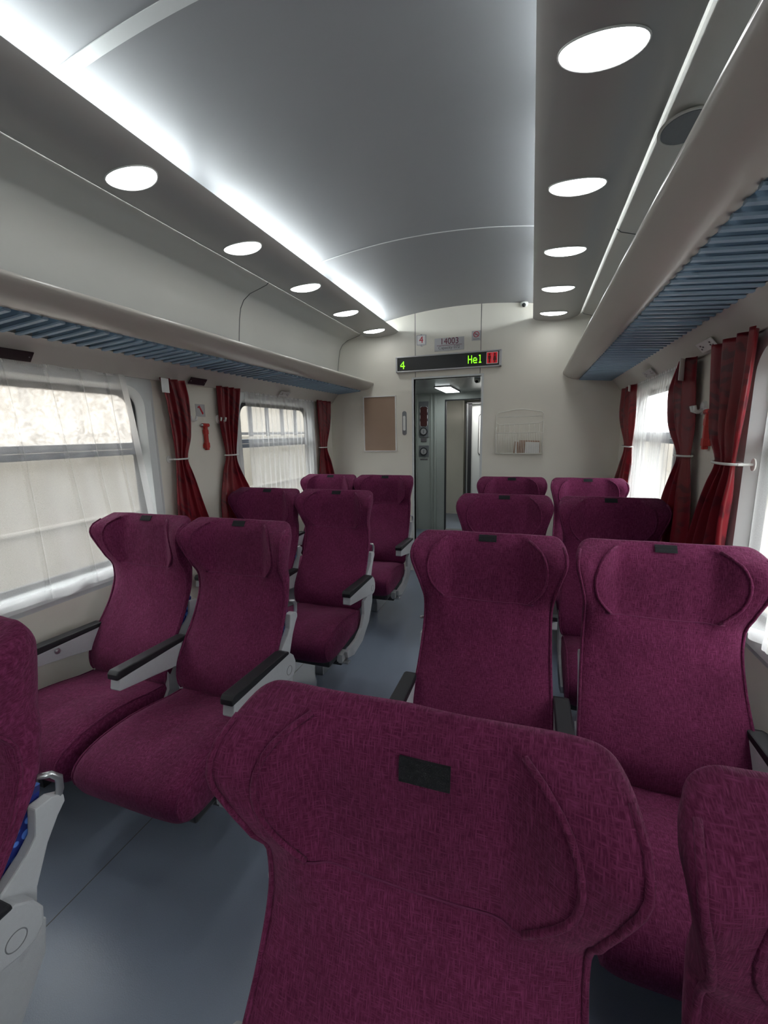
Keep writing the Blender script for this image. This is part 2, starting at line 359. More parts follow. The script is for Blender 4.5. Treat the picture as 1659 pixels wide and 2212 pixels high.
for side, sg in (('left', -1), ('right', 1)):
    mir = lambda pr: [(sg*x, z) for x, z in pr]
    o = MB().sheet([(sg*x, z) for x, z in ptop], Y0, DW, .012*sg).build('trim_%d' % ti, M['panel']); ti += 1; struct(o); smooth_by_angle(o, 35)
    for yj in (2.70, .7, DW-.004):   # panel joints
        pr = [(sg*(x-.0015), z-.0012) for x, z in ptop[1:]]
        o = MB().sheet(pr, yj-.003, yj+.003, .0015*sg).build('trim_%d' % ti, M['seam']); ti += 1; struct(o)
    o = MB().prism(mir(shelf_prof), Y0, DW-.003).build('trim_%d' % ti, M['shelf']); ti += 1; struct(o); smooth_by_angle(o, 50)
    # valance above the windows
    o = MB().prism(mir(val_prof), Y0, DW).build('trim_%d' % ti, M['panel']); ti += 1; struct(o); smooth_by_angle(o, 50)
    # luggage rack
    t = thing('luggage_rack', 'long overhead luggage rack with blue slats above the %s windows' % side, 'luggage rack', (sg*1.2, DW, 1.93), 'overhead luggage racks')
    inv = lambda mb: [ (v[0]-sg*1.2, v[1]-DW, v[2]-1.93) for v in mb.v]
    mb = MB().prism(mir(rail_prof), Y0, DW-.004); o = mk('rail', inv(mb), mb.f, M['rail'], t); smooth_by_angle(o, 55)
    for a_, b_ in ((Y0, 2.13), (2.185, 2.76), (2.815, DW-.004)):
        mb = MB().prism(mir([(1.06, 1.985), (1.34, 1.962), (1.34, 1.966), (1.06, 1.989)]), a_, b_); mk('shelf_panel', inv(mb), mb.f, M['slat'], t)
    # slats: each a bent blade tilted so that its lower lip shows
    y = 4.33; k = 0
    while y > 0.0:
        pr = [(y-.004, 1.960), (y-.004, 1.914), (y-.010, 1.909), (y-.008, 1.903), (y+.010, 1.903), (y+.012, 1.909), (y+.004, 1.914), (y+.002, 1.960)]
        mb = MB(); v = []
        n = len(pr)
        v = [(sg*1.054, p[0], p[1]+.022) for p in pr]+[(sg*1.316, p[0], p[1]+.002) for p in pr]
        mb.add(v, [(i, (i+1) % n, n+(i+1) % n, n+i) for i in range(n)]+[tuple(range(n))[::-1], tuple(range(n, 2*n))])
        mk('slat', inv(mb), mb.f, M['slat'], t); y -= .062+(.016 if any(a_ > y-.062 >= a_-.062 for a_ in (2.17, 2.80)) else 0); k += 1
    # hidden tubes on top of the shelf
    tl = thing('cove_light', 'hidden fluorescent tube row lighting the ceiling above the %s light shelf' % side, 'light', (sg*.76, 0, 2.50), 'cove lights')
    for a, b in ((-2.6, -1.2), (-1.1, .3), (.42, 1.72), (1.84, 3.0), (3.12, 4.3)):
        MB().tube([(0, a, .012), (0, b, .012)], .010, 10).build('tube', M['tube'], tl, True)
    MB().box(-.02, .02, -2.7, 4.3, -.022, .0).build('tray', M['white'], tl)
# downlights
names = ['nearest to the viewer', 'second from the viewer', 'middle one of its row', 'fourth from the viewer', 'farthest one, next to the end wall']
for sg, sd in ((-1, 'left'), (1, 'right')):
    for i in range(-5, 5):
        y = 1.4204+.6679*i
        if i < 0 and i > -3 and False: continue
        t = thing('ceiling_light', ('elliptical white downlight in the %s light shelf, %s' % (sd, names[i])) if i >= 0 else 'elliptical white downlight in the light shelf behind the viewer', 'ceiling light', (sg*.802, y, 2.451), 'oval downlights' if i >= 0 else 'oval downlights behind the viewer')
        mb = MB(); rim = []
        NN = 40
        a0 = [(.108*math.cos(2*PI*j/NN), .066*math.sin(2*PI*j/NN)) for j in range(NN)]
        def zz(x): return .0035*(0) + (0.012 if False else 0)
        def surf(x):   # follow the shelf underside
            X = .802+sg*x; return interp(X, [.638, .66, .70, .76, .80, .86, .92, .97, 1.01, 1.03], [2.490, 2.474, 2.463, 2.455, 2.452, 2.450, 2.453, 2.463, 2.478, 2.494])-2.451
        v = [(0, 0, surf(0)-.003)]; f = []
        for q, s_ in enumerate((.33, .66, .96)):
            v += [(x*s_, y_*s_, surf(x*s_)-.003) for x, y_ in a0]
        for j in range(NN): f.append((0, 1+j, 1+(j+1) % NN))
        for q in range(2):
            for j in range(NN): f.append((1+q*NN+j, 1+q*NN+(j+1) % NN, 1+(q+1)*NN+(j+1) % NN, 1+(q+1)*NN+j))
        n0 = len(v); v2 = [(x, y_, z+.002) for x, y_, z in v]; f2 = [tuple(n0+i_ for i_ in q)[::-1] for q in f]
        f2 += [(1+2*NN+j, 1+2*NN+(j+1) % NN, n0+1+2*NN+(j+1) % NN, n0+1+2*NN+j) for j in range(NN)]
        mk('diffuser', v+v2, f+f2, M['diff'], t, False)
        MB().tube([(x, y_, surf(x)-.002) for x, y_ in a0], .0028, 6, True).build('rim', M['white'], t, True)

# speakers in the right ceiling panel
t = thing('speaker', 'round grey loudspeaker grille in the right ceiling panel behind the rack rail', 'speaker', (1.112, 1.86, 2.466))
MB().disc((0, 0, -.006), .072, .085, .006, 'z').build('grille', M['speaker'], t)
MB().tube([(.078*math.cos(a*PI/20), .092*math.sin(a*PI/20), -.003) for a in range(40)], .005, 6, True).build('rim', M['panel'], t, True)

# ---------------------------------------------------------------- end wall
# opening x -.482..0.19, z to 1.944+.074
DX0, DX1, DZ = -.482, .190, 2.018
mb = MB()
mb.box(-1.52, DX0, DW, DW+.06, 0, 2.75); mb.box(DX1, 1.52, DW, DW+.06, 0, 2.75); mb.box(DX0, DX1, DW, DW+.06, DZ, 2.75)
struct(mb.build('wall_front', M['wall']))
struct(MB().box(-1.6, 1.6, Y0-.06, Y0, 0, 2.8).build('wall_back', M['wall']))
struct(MB().box(-1.6, 1.6, Y0-.05, 9.0, 2.76, 2.80).build('ceiling_outer_skin', M['panel']))
for sg in (-1, 1): struct(MB().box(sg*1.46, sg*1.52, Y0-.05, DW+.05, 1.95, 2.78).build('wall_upper_left' if sg < 0 else 'wall_upper_right', M['panel']))
for x, z0, z1 in ((-.466, 2.24, 2.72), (.178, 2.24, 2.72), (-.466, DZ+.02, 2.09), (.176, DZ+.02, 2.09)):
    struct(MB().box(x-.0025, x+.0025, DW-.0015, DW, z0, z1).build('trim_%d' % ti, M['seam'])); ti += 1
mb = MB(); mb.box(DX0-.022, DX0, DW-.006, DW+.07, 0, DZ+.018, .002); mb.box(DX1, DX1+.022, DW-.006, DW+.07, 0, DZ+.018, .002); mb.box(DX0, DX1, DW-.006, DW+.07, DZ, DZ+.018, .002)
struct(mb.build('door_1', M['frame']))
# left-right corner fillers of end wall (dark line by the panel)
# information display
DISP = thing('information_display', 'long black LED display in grey frame above the doorway, showing 4 and Hel', 'display', (-.142, DW, 2.163))
mb = MB(); hw, hh = .517, .0755
mb.box(-hw, hw, -.045, 0, hh-.013, hh, .004); mb.box(-hw, hw, -.045, 0, -hh, -hh+.013, .004); mb.box(-hw, -hw+.018, -.045, 0, -hh, hh, .004); mb.box(hw-.022, hw, -.045, 0, -hh, hh, .004)
mb.build('frame', M['plate'], DISP)
MB().box(-hw+.01, hw-.01, -.036, -.002, -hh+.008, hh-.008).build('screen', M['screen'], DISP)
G = {'4': ["00010", "00110", "01010", "10010", "11111", "00010", "00010"], 'H': ["10001", "10001", "10001", "11111", "10001", "10001", "10001"],
     'e': ["00000", "00000", "01110", "10001", "11111", "10000", "01111"], 'l': ["01100", "00100", "00100", "00100", "00100", "00100", "01110"]}
def leds(s, x, z, pw, ph):
    mb = MB()
    for ch in s:
        for r, row in enumerate(G[ch]):
            for c_, q in enumerate(row):
                if q == '1': mb.box(x+c_*pw+.0004, x+(c_+1)*pw-.0004, -.0385, -.036, z-(r+1)*ph+.0004, z-r*ph-.0004)
        x += pw*6.1
    return mb
leds('4', -.470, .030, .0095, .0105).build('green_digit', M['led'], DISP)
leds('Hel', .205, .040, .0078, .0105).build('green_letters', M['led'], DISP)
wc = MB().box(.378, .484, -.039, -.035, -.048, .058, .002).build('toilet_sign', M['white'], DISP)
MB().box(.384, .429, -.040, -.039, -.043, .053).box(.433, .478, -.040, -.039, -.043, .053).build('red_panel', M['redled'], wc)
mb = MB()
for cx, k in ((.4065, 0), (.4555, 1)):
    mb.disc((cx, .037, -.0418), .0085, .0095, .0015, 'y', 14)
    if k == 0: mb.prism([(cx-.013, .025), (cx+.013, .025), (cx+.011, -.005), (cx+.007, -.005), (cx+.006, -.038), (cx-.006, -.038), (cx-.007, -.005), (cx-.011, -.005)], -.0418, -.0403)
    else: mb.prism([(cx-.008, .025), (cx+.008, .025), (cx+.015, -.018), (cx+.006, -.018), (cx+.005, -.038), (cx-.005, -.038), (cx-.006, -.018), (cx-.015, -.018)], -.0418, -.0403)
mb.build('figures', mat('dark_red_figure', (0.11, 0.004, 0.008), .5), wc)
# coach number plaque 4
t = thing('number_plaque', 'small square white plaque with red number 4 left of the silver plate', 'sign', (-.402, DW, 2.387))
MB().prism([(-.048, -.045), (-.02, -.050), (0, -.062), (.02, -.050), (.048, -.045), (.050, .048), (.015, .050), (0, .056), (-.015, .050), (-.050, .048)], -.006, 0).build('plaque', M['plate'], t)
MB().box(-.040, .038, -.008, -.005, -.038, .042).build('card', M['paper'], t)
text_mesh('number', '4', .088, M['redink'], t, (0, -.009, 0))
MB().disc((0, .049, -.009), .003, .003, .003, 'y', 10).disc((0, -.050, -.009), .003, .003, .003, 'y', 10).build('screw', M['dark'], t)
t = thing('capacity_plate', 'silver plate reading 14003 and Capacity 072 above the display', 'sign', (-.126, DW, 2.328))
MB().box(-.143, .145, -.006, 0, -.058, .060, .001).build('plate', M['plate'], t)
text_mesh('number_text', '14003', .080, M['maroon'], t, (.004, -.0062, .026), sx=.92)
MB().box(-.12, .125, -.0075, -.006, -.010, -.0065).build('rule', M['maroon'], t)
text_mesh('capacity_text', 'Capacity 072', .040, M['ink'], t, (0, -.0062, -.031), sx=1.0)
t = thing('no_smoking_sign', 'small grey no-smoking sign with red ring beside the silver plate', 'sign', (.134, DW, 2.386))
MB().box(-.043, .040, -.004, 0, -.045, .043, .001).build('plate', M['plate'], t)
mb = MB().tube([(.024*math.cos(a*PI/16), -.0045, .010+.024*math.sin(a*PI/16)) for a in range(32)], .003, 6, True)
mb.tube([(-.017, -.0045, .027), (.017, -.0045, -.007)], .0025, 6); mb.build('ring', M['redink'], t)
MB().box(-.015, .012, -.0055, -.004, .006, .012).box(-.03, .03, -.005, -.004, -.034, -.030).build('cigarette', M['ink'], t)
# brown board
t = thing('notice_board', 'brown framed notice board on the end wall left of the doorway', 'notice board', (-.853, DW, 1.583))
a, b_ = .182, .287
MB().box(-a, a, -.018, 0, b_-.010, b_, .002).box(-a, a, -.018, 0, -b_, -b_+.010, .002).box(-a, -a+.010, -.018, 0, -b_, b_, .002).box(a-.010, a, -.018, 0, -b_, b_, .002).build('frame', M['paper'], t)
MB().box(-a+.006, a-.006, -.010, 0, -b_+.006, b_-.006).build('panel', M['board'], t)
# thermometer
t = thing('wall_thermometer', 'grey oval-ended holder with white tube beside the doorway', 'thermometer', (-.584, DW, 1.586))
MB().prism([(p[0], p[1]) for p in rrect(-.022, .022, -.122, .122, .0215)], -.006, 0).build('backing', M['speaker'], t)
MB().prism([(p[0], p[1]) for p in rrect(-.013, .013, -.075, .075, .0125)], -.014, -.005).build('tube', M['white'], t)
# magazine rack
t = thing('magazine_rack', 'cream wire magazine rack on the end wall right of the doorway', 'magazine rack', (.557, DW, 1.48))
xl, xr, zt, zb = -.213, .213, .195, -.205
pr = [(xl, zb), (xl, zt-.035), (xl+.015, zt-.015), (-.03, zt+.012), (.03, zt+.012), (xr-.015, zt-.015), (xr, zt-.035), (xr, zb)]
MB().tube([(x, -.012, z) for x, z in pr], .0045, 8, True).build('outer_frame', M['wire'], t, True)
MB().tube([(x, -.020, z) for x, z in ((xl+.015, .14), (xr-.015, .14))], .003).tube([(x, -.05, z) for x, z in ((xl, .085), (xl+.03, .066), (0, .07), (xr-.03, .078), (xr, .10))], .0035).build('top_rods', M['wire'], t, True)
mb = MB(); mb.tube([(xl, -.075, -.01), (xr, -.075, -.01)], .0035); mb.tube([(xl, -.075, zb), (xr, -.075, zb)], .0035)
for s_ in (xl, xr): mb.tube([(s_, -.01, .05), (s_, -.075, -.01), (s_, -.075, zb), (s_, -.01, zb)], .0035)
mb.build('basket_frame', M['wire'], t, True)
for i in range(27):
    x = xl+.0155*(i+.7); MB().tube([(x, -.075, -.01), (x, -.075, zb), (x, -.012, zb)], .0022, 6).build('wire', M['wire'], t, True)
for i in range(9):
    x = xl+.045*(i+.7); MB().tube([(x, -.012, .07), (x, -.012, zb)], .0018, 6).build('back_wire', M['wire'], t, True)
for k, (x0, x1, h, dy, mt_, lb) in enumerate(((.0, .195, .115, -.03, 'brown', 'brown printed leaflet in the magazine rack, partly hidden'), (-.045, .005, .105, -.055, 'brown', 'narrow brown leaflet at the left end of the papers in the magazine rack'), (-.03, -.012, .105, -.068, 'paper', 'thin white paper edge standing in the magazine rack'), (.055, .19, .10, -.045, 'paper', 'pale leaflet in front of the brown one in the magazine rack'))):
    o = MB().prism([(x0, 0), (x1, 0), (x1-.004, h), (x0+.006, h+.006)], dy-.004, dy).build('leaflet', M[mt_], None, loc=(.557, DW, 1.48+zb+.003)); tag(o, lb, 'leaflet', 'leaflets in the wire rack')
# camera dome
def dome(loc, lb):
    t = thing('security_camera', lb, 'camera', loc)
    mb = MB(); prof = [(.0, .0), (.032, 0), (.034, -.012), (.030, -.03), (.02, -.042), (.0, -.046)]
    n = 20; v = [(r*math.cos(2*PI*j/n), r*math.sin(2*PI*j/n), z) for r, z in prof for j in range(n)]
    mb.add(v, [(i*n+j, i*n+(j+1) % n, (i+1)*n+(j+1) % n, (i+1)*n+j) for i in range(len(prof)-1) for j in range(n)])
    mb.build('housing', M['white'], t, True)
    mb = MB(); bm = bmesh.new(); bmesh.ops.create_uvsphere(bm, u_segments=16, v_segments=10, radius=.018)
    bm.verts.index_update(); mb.add([v_.co+Vector((-.004, -.022, -.03)) for v_ in bm.verts], [[v_.index for v_ in f_.verts] for f_ in bm.faces]); bm.free()
    mb.build('lens', M['screen'], t, True)
dome((.560, DW-.036, 2.628), 'small white dome camera on the ceiling at the end wall')

# ---------------------------------------------------------------- vestibule beyond the doorway
VZ = 2.045
struct(MB().box(-1.45, 1.45, DW+.06, 9.0, VZ, VZ+.04).build('ceiling_vestibule', M['vestdk']))
struct(MB().box(-1.45, -1.40, DW+.06, 9.0, 0, VZ).build('wall_vestibule_left', M['vest']))
struct(MB().box(1.40, 1.45, DW+.06, 9.0, 0, VZ).build('wall_vestibule_right', M['vest']))
VY = 6.385
mb = MB(); mb.box(-1.4, -.545, VY, VY+.05, 0, VZ).box(.25, 1.4, VY, VY+.05, 0, VZ).box(-.545, .25, VY, VY+.05, 1.95, VZ)
struct(mb.build('wall_vestibule_far', M['vest']))
mb = MB(); mb.box(-.545, -.53, VY-.012, VY+.06, 0, 1.95).box(-.545, .25, VY-.012, VY+.06, 1.937, 1.952); struct(mb.build('door_2', M['rubber']))
mb = MB(); mb.box(-.97, -.955, VY-.02, VY, 0, VZ, .003).box(-.76, -.745, VY-.02, VY, 0, VZ, .003).box(-.70, -.67, VY-.03, VY, 0, VZ, .004); struct(mb.build('trim_%d' % ti, M['vest'])); ti += 1
MB_ = MB().box(-.8, -.533, VY-.005, VY, 0, VZ)
struct(MB().box(-.545, .25, VY, VY+.08, 0, .012).build('trim_%d' % ti, M['metal'])); ti += 1
lm = thing('vestibule_lamp', 'square bright ceiling lamp in the vestibule beyond the doorway', 'ceiling light', (-.395, 5.77, VZ))
MB().box(-.105, .105, -.38, .40, -.012, 0, .004).build('lamp_frame', M['dark'], lm); MB().box(-.092, .092, -.36, .38, -.018, -.011, .002).build('diffuser', M['vlamp'], lm)
dome((.094, 4.85, VZ), 'small dome camera on the dark vestibule ceiling')
t = thing('gauge_panel', 'narrow equipment panel with red grille and two round gauges in the vestibule', 'control panel', (-.861, VY, 1.5))
MB().box(-.072, .072, -.014, 0, -.085, .44, .003).build('upper_plate', M['sash'] if False else M['speaker'], t)
MB().box(-.075, .075, -.014, 0, -.375, -.205, .003).build('lower_plate', M['speaker'], t)
rg = MB().prism(rrect(-.052, .052, .08, .36, .02), -.020, -.013).build('red_window', mat('dark_red_glass', (.09, .03, .03), .3, var=.5, scale=50), t)
mb = MB()
for j in range(24):
    if j % 2 == 0:
        q = rrect(-.056, .056, .076, .364, .022, 4); n = len(q); i0 = int(j*n/24)
        mb.tube([(q[i0][0], -.019, q[i0][1]), (q[(i0+1) % n][0], -.019, q[(i0+1) % n][1])], .004, 6)
L = [(-.056, .10, .15), (-.056, .19, .24), (-.056, .28, .33), (.056, .10, .15), (.056, .19, .24), (.056, .28, .33)]
for x, z0, z1 in L: mb.box(x-.004, x+.004, -.021, -.013, z0, z1)
mb.build('dashed_border', M['paper'], rg)
for z in (.003, -.293):
    g_ = MB().disc((0, z, -.030), .050, .050, .02, 'y', 32).build('gauge', M['plate'], t)
    MB().tube([(.052*math.cos(a*PI/16), -.03, z+.052*math.sin(a*PI/16)) for a in range(32)], .007, 8, True).build('bezel', M['rubber'], g_, True)
    MB().box(-.003, .003, -.033, -.030, z-.03, z+.02).build('needle', M['dark'], g_)
MB().box(-.045, .04, -.010, 0, -.15, -.095, .002).build('label_plate', M['ink'], t)
MB().box(-.06, .055, -.004, 0, -.425, -.405).build('caption_strip', M['ink'], t)
# next gangway
struct(MB().box(-1.4, -.47, 7.78, 7.83, .0, VZ).build('wall_gangway', M['wall']))
struct(MB().box(-.50, -.468, 7.76, 7.80, 0, VZ, .003).build('trim_%d' % ti, M['wall'])); ti += 1
mb = MB(); mb.box(-.325, -.312, 6.98, 7.02, 0, 1.94).box(-.325, .4, 6.98, 7.02, 1.922, 1.94).box(-.285, -.235, 7.0, 7.02, 0, 1.92); struct(mb.build('door_3', M['rubber']))
mb = MB(); mb.box(-.310, -.290, 6.985, 7.02, 0, 1.918); struct(mb.build('trim_%d' % ti, M['metal'])); ti += 1
SD = thing('sliding_door', 'pale sliding door with an oblong window beyond the vestibule', 'door', (.08, 7.06, 0))
MB().box(-.32, .32, 0, .03, 0.01, 1.93).build('leaf', M['frame'], SD)
MB().prism(rrect(-.215, .2, 1.10, 1.77, .06), -.006, 0).build('window_trim', M['dark'], SD)
MB().prism(rrect(-.205, .19, 1.115, 1.755, .05), -.010, -.004).build('pane', M['paper'], SD)
struct(MB().box(-1.45, 1.45, 8.9, 8.95, 0, VZ).build('wall_gangway_far', M['wall']))
# glowing panel added out of view to brighten the gangway
gl = thing('gangway_fill_panel', 'unseen glowing panel added over the far gangway to brighten it', 'ceiling light', (.0, 6.75, VZ))
MB().box(-.35, .35, -.12, .12, -.012, 0).build('diffuser', emat('gangway_fill_glow', (1, .98, .94), 16), gl)

# ---------------------------------------------------------------- valance plaques and labels
def on_val(name, label, sg, y0, y1, m, cat, group=None, z0=1.817, z1=1.853):
    t = thing(name, label, cat, (sg*1.372, (y0+y1)/2, (z0+z1)/2), group)
    w = (y1-y0)/2; ang = math.atan2(.03, .035)
    h = (z1-z0)/2/math.cos(ang)*1.0
    o = MB().box(-.002, .002, -w, w, -h, h).build('plate', m, t); o.rotation_euler = (0, sg*-ang*1.0, 0); o.location = (-sg*.006, 0, .0)
    return t, o
pl = []
t, o = on_val('seat_number_plate', 'dark brown seat number plate over the big left window, at the photo edge', -1, 1.10, 1.335, M['plaque'], 'number plate', 'dark seat number plates'); pl.append((o, .105))
t, o = on_val('seat_number_plate', 'small dark brown seat number plate above the left emergency hammer', -1, 2.24, 2.38, M['plaque'], 'number plate', 'dark seat number plates'); pl.append((o, .06))
for o, d in pl: 
    for s_ in (-1, 1): MB().disc((s_*d, 0, .002), .003, .003, .002, 'x', 8).build('screw', M['metal'], o)
for lab, sg, y0, y1 in (('pale seat number label above the second left window', -1, 3.27, 3.42), ('white seat number label above the nearer red curtains on the right', 1, 2.20, 2.37), ('faint pale seat number label above the far right window', 1, 3.15, 3.37)):
    t, o = on_val('seat_number_label', lab, sg, y0, y1, M['plate'] if y0 > 3 else M['paper'], 'label', 'pale seat number labels')
    w = (y1-y0)/2
    for yy, zz_ in ((-w*.75, -.012), (-w*.5, -.008), (w*.4, -.004), (w*.7, -.012), (-w*.6, .004), (w*.6, .004)):
        MB().box(-sg*.002, -sg*.0032, yy-.006, yy+.006, zz_, zz_+.007).build('printed_mark', M['ink'], o)

# ---------------------------------------------------------------- wall hooks, hammers, sign
def hook(y, z, sg, lb):
    t = thing('coat_hook', lb, 'coat hook', (sg*WX, y, z), 'white coat hooks')
    MB().disc((0, 0, 0 if sg < 0 else -.014), .024, .030, .014, 'x', 24).build('base', M['white'], t, False)
    for s_ in (-1, 1):
        MB().tube([(-sg*.008, s_*.004, -.004), (-sg*.028, s_*.012, -.018), (-sg*.045, s_*.02, -.010), (-sg*.050, s_*.022, .012)], [.008, .008, .008, .0075], 10).build('prong', M['white'], t, True)
hook(2.255, 1.606, -1, 'white coat hook left of the hammer sign, beside the nearer curtain')
hook(2.535, 1.606, -1, 'white coat hook right of the hammer sign, against the second curtain')
hook(2.385, 1.575, 1, 'white double coat hook on the right wall between the two red curtains')
def hammer(y, z, sg, lb):
    t = thing('emergency_hammer', lb, 'emergency hammer', (sg*(WX-.018), y, z), 'red emergency hammers')
    MB().box(-.011, .011, -.011, .011, -.165, -.01, .004).box(-.012, .012, -.015, .015, -.06, -.03, .003).box(-.013, .013, -.016, .016, -.15, -.115, .003).build('handle', M['red'], t)
    hd = MB().tube([(0, -.028, 0), (0, .030, 0)], .012, 14).build('head', M['red'], t, True)
    MB().tube([(0, -.028, 0), (0, -.034, 0), (0, -.045, 0)], [.011, .009, .002], 12).build('steel_tip', M['metal'], hd, True)
    MB().box(sg*.006, sg*.018, -.018, .018, -.15, -.125, .002).build('bracket', M['red'], t)
hammer(2.382, 1.563, -1, 'red emergency hammer on the left wall between the curtains')
hammer(2.285, 1.556, 1, 'red emergency hammer on the right wall, half behind the curtain')
t = thing('hammer_sign', 'small square grey sign with a red hammer picture on the left wall', 'sign', (-WX, 2.368, 1.659))
MB().box(0, .003, -.042, .042, -.040, .040).build('plate', M['plate'], t)
MB().prism([(-.024, .022), (-.006, .032), (-.002, .024), (.026, -.018), (.014, -.026), (-.010, .016), (-.022, .014)], .003, .0045, 'x').build('hammer_picture', M['redink'], t)

# ---------------------------------------------------------------- drapes
def drape(sg, rows, x, folds, amp, lb, seed, tagy=None, tsz=(.054, .084), trot=0):
    """rows: (z, y0, y1) from top to bottom"""
    rnd = random.Random(seed); ph = rnd.random()*6
    zs = [r[0] for r in rows][::-1]; a = [r[1] for r in rows][::-1]; b = [r[2] for r in rows][::-1]
    nz, ny = 64, 60; v = []; f = []
    zt, zb = rows[0][0], rows[-1][0]; yc = (rows[0][1]+rows[0][2])/2
    for i in range(nz+1):
        z = zt+(zb-zt)*i/nz
        y0 = interp(z, zs, a); y1 = interp(z, zs, b); wdt = abs(y1-y0)
        tie = math.exp(-((z-1.355)/.10)**2)
        for j in range(ny+1):
            t = j/ny
            tt = t+.02*math.sin(9*t+z*5+ph)
            am = amp*(1-.45*tie)
            q = math.sin(2*PI*folds*tt+ph+.6*math.sin(3*z+ph)); q = math.copysign(abs(q)**.75, q)
            dx = am*q+.008*noise.noise(Vector((t*4, z*3, seed)))
            y = y0+(y1-y0)*t+.006*math.cos(2*PI*folds*tt+ph)*min(1, wdt/.1)
            v.append((-sg*dx, y-yc, z-zt))
    for i in range(nz):
        for j in range(ny): f.append((i*(ny+1)+j, i*(ny+1)+j+1, (i+1)*(ny+1)+j+1, (i+1)*(ny+1)+j))
    t = thing('curtain', lb, 'curtain', (sg*x, yc, zt), 'red curtains')
    o = mk('cloth', v, f, M['satin'], t, True)
    md = o.modifiers.new('thickness', 'SOLIDIFY'); md.thickness = .003; md.offset = 0
    if tagy is not None:
        cl = MB().box(-.001, .001, -tsz[0]/2, tsz[0]/2, -tsz[1], -.004).build('care_label', M['paper'], t, loc=(-sg*(amp+.006), tagy-yc, 0)); cl.rotation_euler = (0, 0, trot)
    # tie ring
    y0 = interp(1.355, zs, a); y1 = interp(1.355, zs, b); ym = (y0+y1)/2; w = abs(y1-y0)/2+.006
    r = thing('curtain_tie', 'white ring around ' + lb[0:1].lower()+lb[1:], 'curtain tie', (sg*x, ym, 1.355), 'white curtain ties')
    MB().tube([(math.cos(k*PI/16)*(amp+.012), math.sin(k*PI/16)*w, 0) for k in range(32)], .005, 8, True).build('ring', M['white'], r, True)
    yy = (w+.004)*(-1 if rows[0][1] < 2.25 and sg < 0 else -1 if sg > 0 and ym < 2.1 else 1)
    MB().tube([(sg*.0, yy, 0), (sg*(WX-x-.006), yy, 0)], .005, 8).disc((yy, 0, sg*(WX-x-.004)-(.004 if sg > 0 else 0)), .018, .022, .004, 'x', 20).build('wall_knob', M['white'], r, False)
drape(-1, [(1.828, 2.00, 2.19), (1.72, 2.03, 2.215), (1.5, 2.055, 2.215), (1.355, 2.068, 2.168), (1.25, 2.055, 2.20), (1.02, 2.035, 2.27), (.78, 2.03, 2.36)], 1.375, 3.0, .015, 'the crimson curtain between the big left window and the hammer', 1, 2.03)
drape(-1, [(1.828, 2.50, 2.735), (1.6, 2.50, 2.69), (1.355, 2.535, 2.65), (1.25, 2.50, 2.68), (1.02, 2.45, 2.83), (.78, 2.44, 2.95)], 1.375, 3.6, .016, 'the crimson curtain on the near side of the second left window', 2)
drape(-1, [(1.828, 3.95, 4.26), (1.6, 3.96, 4.22), (1.355, 3.985, 4.13), (1.2, 3.96, 4.2), (1.0, 3.93, 4.29), (.78, 3.93, 4.33)], 1.375, 3.2, .016, 'the crimson curtain at the end wall on the left', 3)
drape(1, [(1.815, 1.81, 2.18), (1.6, 1.82, 2.13), (1.45, 1.84, 2.10), (1.355, 1.86, 2.03), (1.27, 1.86, 2.08), (1.12, 1.88, 2.17), (.98, 1.88, 2.24), (.75, 1.88, 2.29)], 1.368, 3.4, .022, 'the nearest crimson curtain at the right wall', 14)
drape(1, [(1.815, 2.46, 2.64), (1.72, 2.45, 2.77), (1.66, 2.44, 2.80), (1.50, 2.41, 2.72), (1.355, 2.39, 2.53), (1.25, 2.37, 2.60), (1.10, 2.34, 2.74), (.75, 2.31, 2.9)], 1.372, 3.2, .020, 'the crimson curtain by the near edge of the far right window', 5, 2.49, (.10, .105), -.6)
drape(1, [(1.812, 3.70, 4.15), (1.6, 3.66, 4.18), (1.355, 3.66, 3.90), (1.2, 3.68, 4.02), (1.05, 3.70, 4.2), (.78, 3.70, 4.3)], 1.375, 3.0, .016, 'the crimson curtain at the end wall on the right', 6, 3.74, (.08, .05), -.4)

